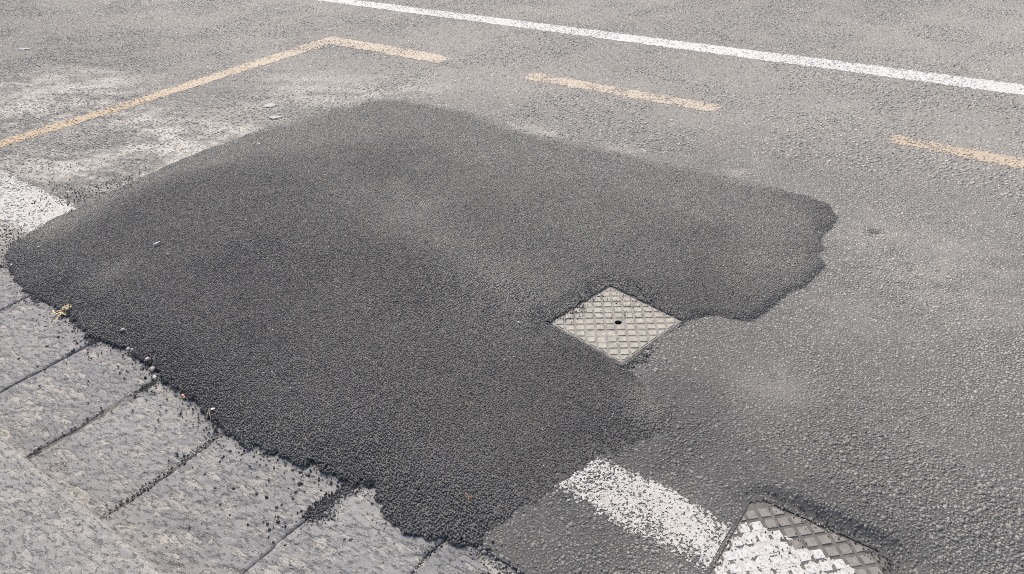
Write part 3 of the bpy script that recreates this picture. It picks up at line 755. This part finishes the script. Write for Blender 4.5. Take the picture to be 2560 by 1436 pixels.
# ------------------------------------------------------------------ loose crumbs of asphalt
def surface_z(x, y):
    x = np.asarray(x, float); y = np.asarray(y, float)
    z = np.where(y < KERB_EDGE_Y, slab_z(x, y), road_z(x, y) + 0.001)
    sd = inside_sd(x, y, PATCH) + edge_noise(x, y)
    z = np.where(sd > 0, patch_top(x, y, sd), z)
    return np.where(cover_sd(x, y, C1, C1_ROT, C1_S) > 0, 0.003, z)

def along(pts, n, spread):
    P = np.array(pts); seg = rng.integers(0, len(P) - 1, n); t = rng.uniform(0, 1, n)[:, None]
    Q = P[seg] * (1 - t) + P[seg + 1] * t
    return Q + rng.normal(0, spread, (n, 2))

cl = []
fx, fy = scatter(-3.6, -0.6, 0.6, 1.0, 0.0085)
fs = inside_sd(fx, fy, PATCH) + edge_noise(fx, fy)
pr = 0.80 * np.exp(fs / 0.020) + 0.025 * np.exp(fs / 0.05)
kk = (fs < 0.003) & (rng.uniform(0, 1, len(fx)) < pr) & (fy < 0.95)
cl.append(np.stack([fx[kk], fy[kk]], -1))
LOBE = [(-1.252, 0.940), (-1.282, 0.898), (-1.296, 0.847), (-1.302, 0.805), (-1.304, 0.766)]
cl.append(along(LOBE, 760, 0.015)); cl.append(along(LOBE, 300, 0.007)); cl.append(along([(-1.307, 0.764), (-1.276, 0.772), (-1.254, 0.803)], 260, 0.012))
cl.append(along([(-1.472, 0.871), (-1.428, 0.866), (-1.406, 0.799), (-1.388, 0.767)], 14, 0.012))
cl.append(along([(-1.363, 0.652), (-1.357, 0.688), (-1.403, 0.740)], 14, 0.03))
cl.append(along([(-3.575, 0.953), (-3.622, 1.008), (-3.728, 1.074), (-3.822, 1.061)], 120, 0.03)); cl.append(along([(-3.956, 1.120), (-3.771, 1.093), (-3.707, 1.155)], 80, 0.05))
cl.append(along([(-4.038, 1.273), (-3.976, 1.364), (-3.908, 1.432)], 90, 0.07)); cl.append(along([(-4.160, 1.476), (-3.925, 1.504), (-3.910, 1.627), (-3.919, 1.769)], 230, 0.06))
cl.append(along([(-4.588, 1.399), (-4.385, 1.521), (-4.308, 1.825)], 30, 0.10)); cl.append(along([(-1.783, 0.438), (-1.784, 0.546), (-1.790, 0.654), (-1.794, 0.817)], 110, 0.008))
cl.append(along([(-2.202, 0.771), (-2.211, 0.857)], 60, 0.007)); cl.append(along([(-3.127, 0.755), (-3.152, 0.872)], 30, 0.006)); cl.append(along([(-2.638, 0.762), (-2.601, 0.879), (-2.647, 0.850)], 45, 0.008))
cl.append(along([(-2.135, 0.385), (-2.215, 0.440), (-2.210, 0.570), (-2.221, 0.710)], 40, 0.01)); cl.append(along([(-0.869, 0.927), (-0.787, 0.921), (-0.725, 0.921)], 160, 0.012))
cl.append(along([(-0.954, 0.844), (-0.945, 0.865), (-0.941, 0.883)], 40, 0.006)); cl.append(along([(-0.882, 0.893), (-0.781, 0.896)], 60, 0.03))
cl.append(np.stack([rng.uniform(-3.4, -0.4, 70), rng.uniform(0.43, 0.92, 70)], -1))
cl.append(along([(-1.191, 2.140), (-1.206, 2.015), (-1.227, 1.908)], 230, 0.022)); cl.append(along([(-1.165, 2.173), (-0.997, 2.165), (-1.103, 1.987)], 120, 0.035))
cl.append(along([(-0.854, 1.946), (-0.864, 1.845), (-0.889, 1.795)], 70, 0.008)); cl.append(along([(-0.313, 1.423), (-0.226, 1.418), (-0.177, 1.363), (-0.246, 1.301)], 40, 0.03))
cl.append(along([(-0.297, 1.499), (-0.200, 1.498), (-0.108, 1.498), (-0.006, 1.478), (0.029, 1.446)], 170, 0.014))
CP = np.concatenate(cl)
ss = rng.uniform(0.004, 0.0085, len(CP)); ss = np.where(rng.uniform(0, 1, len(CP)) < 0.12, ss * 1.4, ss)
cz = surface_z(CP[:, 0], CP[:, 1])
keepc = CP[:, 1] > 0.42
CP, ss, cz = CP[keepc], ss[keepc], cz[keepc]
on_cov = (cover_sd(CP[:, 0], CP[:, 1], C1, C1_ROT, C1_S) > -0.01) | (cover_sd(CP[:, 0], CP[:, 1], C2, C2_ROT, C2_S, 0.05) > -0.01)
ss = np.where(on_cov, ss * 0.62, ss)
V = chip_arrays(CP[:, 0], CP[:, 1], cz, ss, ss * rng.uniform(0.45, 0.8, len(CP)), 0.82, top=0.55, sink=0.1)
crumbs = link('asphalt_crumbs', chips_mesh('asphalt_crumbs', V, {'tone': rng.uniform(0, 0.5, len(CP)), 'dust_sheen': rng.uniform(0, 0.12, len(CP)), 'dark': rng.uniform(0.4, 1.0, len(CP))}), M_GRAIN)
tag(crumbs, 'loose black asphalt crumbs strewn along the edge of the patch', 'crumbs', kind='stuff')

# pale grit caught in the joints and on the road
gp = np.concatenate([along([(-1.787, 0.452), (-1.788, 0.549), (-1.790, 0.654), (-1.791, 0.808)], 120, 0.006), along([(-2.083, 0.478), (-2.091, 0.483)], 30, 0.012), along([(-2.198, 0.725), (-2.218, 0.810)], 22, 0.006),
    along([(-0.331, 1.202), (-0.335, 1.263), (-0.338, 1.374), (-0.338, 1.430)], 60, 0.010), along([(-0.948, 0.783), (-0.949, 0.837)], 30, 0.006), along([(-0.286, 1.498), (-0.198, 1.492), (-0.096, 1.491)], 34, 0.010),
    along([(-1.265, 1.884), (-1.235, 2.062), (-1.194, 2.207)], 60, 0.006), along([(-0.840, 2.111), (-0.856, 1.950), (-0.888, 1.804)], 50, 0.008), along([(-1.232, 0.805), (-1.245, 0.788), (-1.305, 0.756)], 10, 0.01),
    along([(-0.374, 2.455), (-0.089, 2.362), (0.105, 2.249), (0.006, 1.878)], 26, 0.18), along([(-0.824, 1.506), (-0.683, 1.497), (-0.605, 1.471)], 30, 0.05)])
gs = rng.uniform(0.003, 0.0065, len(gp))
V = chip_arrays(gp[:, 0], gp[:, 1], surface_z(gp[:, 0], gp[:, 1]), gs, gs * 0.6, 0.8, top=0.6, sink=0.1)
M_GRIT = mat_simple('pale_grit', (0.45, 0.41, 0.35), (0.68, 0.64, 0.58), 120)
tag(link('grit', chips_mesh('grit', V, {'tone': rng.uniform(0, 1, len(gp))}), M_GRIT), 'pale grit lodged in the joints and along the cover frames', 'grit', kind='stuff')

def rock_mesh(name, seed, flat=0.75, jit=0.16, sub=2, faceted=False):
    r_ = random.Random(seed); bm = bmesh.new()
    bmesh.ops.create_icosphere(bm, subdivisions=sub, radius=0.5)
    cuts = [(Vector((r_.gauss(0, 1), r_.gauss(0, 1), r_.gauss(0, 1))).normalized(), r_.uniform(0.30, 0.42)) for _ in range(9)]
    for v in bm.verts:
        for n_, d in cuts:
            t = v.co.dot(n_) - d
            if t > 0: v.co -= n_ * t * 0.85
        v.co *= 1 + r_.uniform(-jit, jit) * 0.35
        v.co.z *= flat
    me = bpy.data.meshes.new(name); bm.to_mesh(me); bm.free()
    me.polygons.foreach_set('use_smooth', [not faceted] * len(me.polygons))
    return me

M_CRUMB = mat_simple('black_crumb', (0.03, 0.03, 0.033), (0.09, 0.09, 0.09), 300, 0.5)
CR = [rock_mesh('asphalt_crumb', 40 + i, 0.8, 0.5) for i in range(4)]
for me_ in CR: me_.materials.append(M_CRUMB)
CRUMBS = [(-2.015, 0.749), (-1.903, 0.821), (-1.984, 0.721), (-1.829, 0.693), (-1.773, 0.683), (-1.698, 0.857), (-1.717, 0.842), (-1.696, 0.761), (-1.701, 0.792), (-1.688, 0.693), (-1.614, 0.676), (-1.569, 0.706), (-1.551, 0.648), (-1.496, 0.730), (-1.407, 0.729), (-1.460, 0.737), (-1.407, 0.797), (-1.422, 0.825), (-1.457, 0.856), (-1.457, 0.885), (-1.482, 0.849), (-1.427, 0.862), (-1.383, 0.678), (-1.362, 0.668), (-1.364, 0.699), (-1.224, 0.625), (-1.285, 0.658), (-1.167, 0.759), (-1.153, 0.768), (-1.115, 0.883), (-1.112, 0.858), (-1.047, 0.823), (-1.013, 0.827), (-1.218, 0.779), (-1.101, 0.838), (-1.230, 0.898), (-1.227, 0.907), (-2.603, 0.673), (-3.208, 0.987), (-3.229, 0.863), (-3.204, 0.871), (-3.293, 0.870), (-3.055, 0.868), (-2.971, 0.806), (-2.876, 0.809), (-2.759, 0.801), (-2.740, 0.748), (-2.749, 0.850), (-2.621, 0.765), (-2.620, 0.746), (-2.755, 0.653), (-2.646, 0.668), (-2.132, 0.729), (-2.075, 0.794), (-2.313, 0.806), (-2.524, 0.617), (-2.179, 0.842), (-1.991, 0.843), (-2.168, 0.820)]
for j, (cx, cy) in enumerate(CRUMBS):
    o = bpy.data.objects.new('asphalt_crumb', CR[j % 4]); COL.objects.link(o)
    s_ = random.choice((0.009, 0.010, 0.011, 0.013))
    o.scale = (s_, s_ * random.uniform(0.7, 1), s_ * random.uniform(0.6, 0.9))
    o.rotation_euler = (0, 0, random.uniform(0, 6.28))
    o.location = (cx, cy, float(surface_z(cx, cy)) + s_ * 0.22)
    tag(o, 'small black asphalt crumb lying loose on the grey kerbside slabs', 'crumb', 'black crumbs on the paving slabs')

# ------------------------------------------------------------------ pebbles and litter
def drop(o, x, y, dz):
    o.location = (x, y, float(surface_z(x, y)) + dz); return o
M_PEB = mat_simple('cream_pebble', (0.56, 0.47, 0.39), (0.68, 0.59, 0.50), 70, 0.8)
M_PEB2 = mat_simple('grey_pebble', (0.38, 0.36, 0.33), (0.50, 0.475, 0.43), 70, 0.8)
M_PEB3 = mat_simple('white_pebble', (0.60, 0.58, 0.53), (0.74, 0.72, 0.67), 70, 0.8)
PEB = [([(-2.269, 0.887)][0], 0.0235, M_PEB, 'largest cream pebble on the crumbly patch edge above a slab joint'),
       ([(-2.318, 0.901)][0], 0.0150, M_PEB, 'smaller cream pebble just above the largest one on the patch edge'),
       ([(-2.223, 0.865)][0], 0.0170, M_PEB3, 'whitish pebble resting in the mouth of the slab joint'),
       ([(-2.449, 0.902)][0], 0.0160, M_PEB2, 'grey round pebble on the slab beside the black crumbs'),
       ([(-2.419, 0.904)][0], 0.0085, M_PEB3, 'tiny white pebble next to the grey round one'),
       ([(-2.553, 0.949)][0], 0.0170, M_PEB2, 'dull beige pebble half sunk in the black patch edge'),
       ([(-2.219, 0.460)][0], 0.0120, M_PEB, 'pinkish pebble lodged in the wide joint below the kerb'),
       ([(-3.458, 0.953)][0], 0.0110, M_PEB3, 'pale pebble at the far left tip of the patch'),
       ([(-2.929, 1.378)][0], 0.0095, M_PEB3, 'white speck of stone below the cigarette end on the patch'),
       ([(-1.331, 1.789)][0], 0.0095, M_PEB3, 'lone white stone on the patch left of the square cover')]
for j, ((x, y), s_, mt, lab) in enumerate(PEB):
    o = link('pebble', rock_mesh('pebble', 300 + j, 0.8, 0.12, 2, True), mt)
    s_ *= 1.15; o.scale = (s_, s_ * 0.86, s_ * 0.8); o.rotation_euler = (0, 0, j * 1.3)
    drop(o, x, y, s_ * 0.30 + (0.003 if y > 0.8 else 0)); tag(o, lab, 'pebble', 'loose pebbles')

def tube(pts, radii, sides=8, caps=True):
    bm = bmesh.new(); rings = []
    P = [Vector(p) for p in pts]
    for i, p in enumerate(P):
        d = (P[min(i + 1, len(P) - 1)] - P[max(i - 1, 0)]).normalized()
        a = d.orthogonal().normalized(); b = d.cross(a)
        rings.append([bm.verts.new(p + (a * math.cos(t) + b * math.sin(t)) * radii[i]) for t in [2 * math.pi * k / sides for k in range(sides)]])
    for i in range(len(P) - 1):
        for k in range(sides):
            j = (k + 1) % sides; bm.faces.new((rings[i][k], rings[i][j], rings[i + 1][j], rings[i + 1][k]))
    if caps: bm.faces.new(rings[0][::-1]); bm.faces.new(rings[-1])
    return bm
def bm_obj(name, bm, mat, parent=None, smooth=True):
    me = bpy.data.meshes.new(name); bm.to_mesh(me); bm.free()
    me.polygons.foreach_set('use_smooth', [smooth] * len(me.polygons))
    return link(name, me, mat, parent)

M_PAPER = mat_simple('cigarette_paper', (0.70, 0.68, 0.66), (0.80, 0.78, 0.76), 120, 0.8)
M_FILT = mat_simple('pink_tip', (0.62, 0.46, 0.40), (0.70, 0.54, 0.47), 160, 0.8)
M_BROWN = mat_simple('orange_brown', (0.55, 0.27, 0.17), (0.66, 0.36, 0.25), 160, 0.8)
M_STRAW = mat_simple('straw', (0.64, 0.49, 0.29), (0.76, 0.62, 0.41), 90, 0.8)
M_LEAF = mat_simple('dry_leaf', (0.52, 0.34, 0.17), (0.66, 0.48, 0.28), 90, 0.8)
M_TWIG = mat_simple('red_twig', (0.42, 0.22, 0.14), (0.55, 0.31, 0.20), 120, 0.8)

(x0, y0), (x1, y1) = [(-3.055, 1.387), (-3.052, 1.419)]
butt = drop(empty('cigarette_end', (0, 0, 0), math.atan2(y1 - y0, x1 - x0)), (x0 + x1) / 2, (y0 + y1) / 2, 0.010)
bm_obj('paper', tube([(-0.015, 0, 0.0003), (-0.005, 0.0002, 0), (0.008, 0, 0)], [0.0050, 0.0052, 0.0052], 10), M_PAPER, butt)
bm_obj('filter', tube([(0.008, 0, 0), (0.0165, 0, 0.0002)], [0.0054, 0.0053], 10), M_FILT, butt)
tag(butt, 'white cigarette end with pinkish tip lying on the dark patch', 'cigarette end', 'cigarette ends')
(x0, y0), (x1, y1) = [(-2.066, 0.867), (-2.025, 0.856)]
butt2 = drop(empty('cigarette_end', (0, 0, 0), math.atan2(y1 - y0, x1 - x0)), (x0 + x1) / 2, (y0 + y1) / 2, 0.0065)
bm_obj('filter', tube([(-0.011, 0, 0), (-0.003, 0.0006, 0.0004), (0.007, 0, 0)], [0.0036, 0.0043, 0.0040], 10), M_BROWN, butt2)
bm_obj('torn_paper', tube([(0.007, 0, 0), (0.011, 0.001, -0.001)], [0.0038, 0.0022], 8), M_FILT, butt2)
tag(butt2, 'orange brown cigarette end at the patch edge on a slab', 'cigarette end', 'cigarette ends')

def leaf_bm(bm, c, ln, wd, ang, curl):
    n_ = 6; L, Rr = [], []
    for i in range(n_ + 1):
        t = i / n_; w = wd * math.sin(math.pi * min(max(t, 0.04), 0.97)) ** 0.8
        px_, pz_ = ln * (t - 0.5), curl * ln * (t - 0.4) ** 2
        for side_, lst in ((1, L), (-1, Rr)):
            lx, ly = px_, side_ * w / 2
            lst.append(bm.verts.new((c[0] + lx * math.cos(ang) - ly * math.sin(ang), c[1] + lx * math.sin(ang) + ly * math.cos(ang), c[2] + pz_ + abs(ly) * 0.4)))
    mid_ = [bm.verts.new(((a.co + b.co) / 2) - Vector((0, 0, wd * 0.12))) for a, b in zip(L, Rr)]
    for i in range(n_):
        bm.faces.new((mid_[i], mid_[i + 1], L[i + 1], L[i])); bm.faces.new((Rr[i], Rr[i + 1], mid_[i + 1], mid_[i]))
def thick(o, t=0.0006):
    md = o.modifiers.new('thickness', 'SOLIDIFY'); md.thickness = t; return o

bm = bmesh.new(); leaf_bm(bm, (0, 0, 0.003), 0.022, 0.006, 0.3, 0.5)
x, y = [(-3.507, 1.096)][0]
o = thick(bm_obj('dry_leaf', bm, M_LEAF)); drop(o, x, y, 0.0025)
tag(o, 'narrow orange dry leaf on the far left of the dark patch', 'leaf')

(wx, wy), (w2x, w2y) = [(-2.887, 0.882), (-2.892, 0.911)]
for (x, y), nlv, sp, lab in (((wx, wy), 26, 0.018, 'wider tan tuft of dry weed leaves at the patch edge'), ((w2x, w2y), 16, 0.010, 'small upright tan tuft of dry weed beside the wider one')):
    bm = bmesh.new()
    for i in range(nlv):
        leaf_bm(bm, (random.gauss(0, sp), random.gauss(0, sp * 0.6), random.uniform(0.003, 0.014)), random.uniform(0.009, 0.016), random.uniform(0.005, 0.008), random.uniform(0, 6.28), random.uniform(-1, 2))
    t = empty('dry_weed', (0, 0, 0)); drop(t, x, y, 0.006)
    thick(bm_obj('foliage', bm, M_STRAW, t), 0.0005)
    bm_obj('stem', tube([(-sp, -sp * 0.3, -0.001), (0, 0, 0.004), (sp, sp * 0.4, 0.008)], [0.0009, 0.0009, 0.0005], 6), M_LEAF, t)
    tag(t, lab, 'weed', 'dry weed tufts')

SP = [(-1.866, 0.823), (-1.889, 0.857), (-1.850, 0.834)]
zz = [float(surface_z(*p)) for p in SP]; ox, oy = SP[1]
bm = tube([(SP[0][0] - ox, SP[0][1] - oy, 0.001), ((SP[0][0] - ox) * 0.45, (SP[0][1] - oy) * 0.45 + 0.001, 0.011), (0, 0, 0.017), ((SP[2][0] - ox) * 0.5, (SP[2][1] - oy) * 0.5, 0.010), (SP[2][0] - ox, SP[2][1] - oy, 0.001)], [0.0007, 0.0009, 0.001, 0.0009, 0.0006], 6)
o = bm_obj('straw', bm, M_STRAW); o.location = (ox, oy, max(zz)); tag(o, 'bent dry grass stalk standing where slab meets the patch', 'straw')

M_GLASSW = mat_simple('white_shard', (0.72, 0.75, 0.78), (0.85, 0.87, 0.88), 100, 0.3)
x, y = [(-1.890, 0.870)][0]
bm = bmesh.new(); leaf_bm(bm, (0, 0, 0), 0.014, 0.010, 0.5, 0.9); o = thick(bm_obj('plastic_shard', bm, M_GLASSW), 0.001); drop(o, x, y, 0.004)
tag(o, 'curled shiny white shard on black grains above the grass stalk', 'shard')

def twig(px_, lab, s_):
    x, y = px_; t = empty('twig', (0, 0, 0)); drop(t, x, y, 0.003)
    bm_obj('stem', tube([(-0.018 * s_, 0.008 * s_, 0.001), (0, 0, 0.002), (0.016 * s_, 0.006 * s_, 0.003)], [0.0006, 0.0009, 0.0005], 6), M_TWIG, t)
    bm_obj('side_shoot', tube([(0, 0, 0.002), (0.011 * s_, -0.013 * s_, 0.001)], [0.0008, 0.0004], 6), M_TWIG, t)
    bm_obj('side_shoot', tube([(0.004 * s_, 0.001, 0.002), (0.016 * s_, -0.002 * s_, 0.004)], [0.0006, 0.0004], 6), M_TWIG, t)
    tag(t, lab, 'twig', 'reddish twigs')
twig([(-0.971, 1.042)][0], 'reddish forked twig on the patch near the kerbside tip', 0.9)
twig([(-1.200, 1.333)][0], 'tiny reddish twig on the middle of the patch', 0.55)

M_FLAKE = mat_simple('pale_flake', (0.42, 0.415, 0.40), (0.52, 0.51, 0.485), 50, 0.8)
def flake(px_, ln, wd, th, rot, lab, mt):
    bm = bmesh.new(); n_ = 11; r_ = random.Random(int(ln * 9999))
    prof = [(ln / 2 * math.cos(a) * r_.uniform(0.75, 1.08), wd / 2 * math.sin(a) * r_.uniform(0.75, 1.08)) for a in [2 * math.pi * i / n_ for i in range(n_)]]
    lo = [bm.verts.new((x * 0.97, y * 0.97, 0)) for x, y in prof]; hi = [bm.verts.new((x, y, th * r_.uniform(0.8, 1.2))) for x, y in prof]
    top = bm.verts.new((0, 0, th * 1.15))
    for i in range(n_):
        j = (i + 1) % n_; bm.faces.new((lo[i], lo[j], hi[j], hi[i])); bm.faces.new((hi[i], hi[j], top))
    o = bm_obj('stone_flake', bm, mt, None, False); o.rotation_euler = (0.04, 0.03, rot); drop(o, px_[0], px_[1], 0.001)
    tag(o, lab, 'flake', 'flat flakes on the road')
flake([(-4.189, 2.944)][0], 0.095, 0.075, 0.006, 0.5, 'pale flat stone flake on the road above the patch, farther of two', M_FLAKE)
flake([(-3.965, 2.809)][0], 0.090, 0.055, 0.007, 0.7, 'grey flat flake on the road, just above the patch edge', M_FLAKE)
flake([(-3.665, 2.447)][0], 0.026, 0.012, 0.004, 0.2, 'small white flake lying on the upper left of the patch', M_PEB3)
flake([(-1.953, 7.050)][0], 0.085, 0.012, 0.005, -0.2, 'thin white sliver lying beyond the long white line', M_PEB3)
flake([(-7.381, 2.839)][0], 0.12, 0.04, 0.004, 0.9, 'thin pale sliver lying on the road at upper left', M_FLAKE)
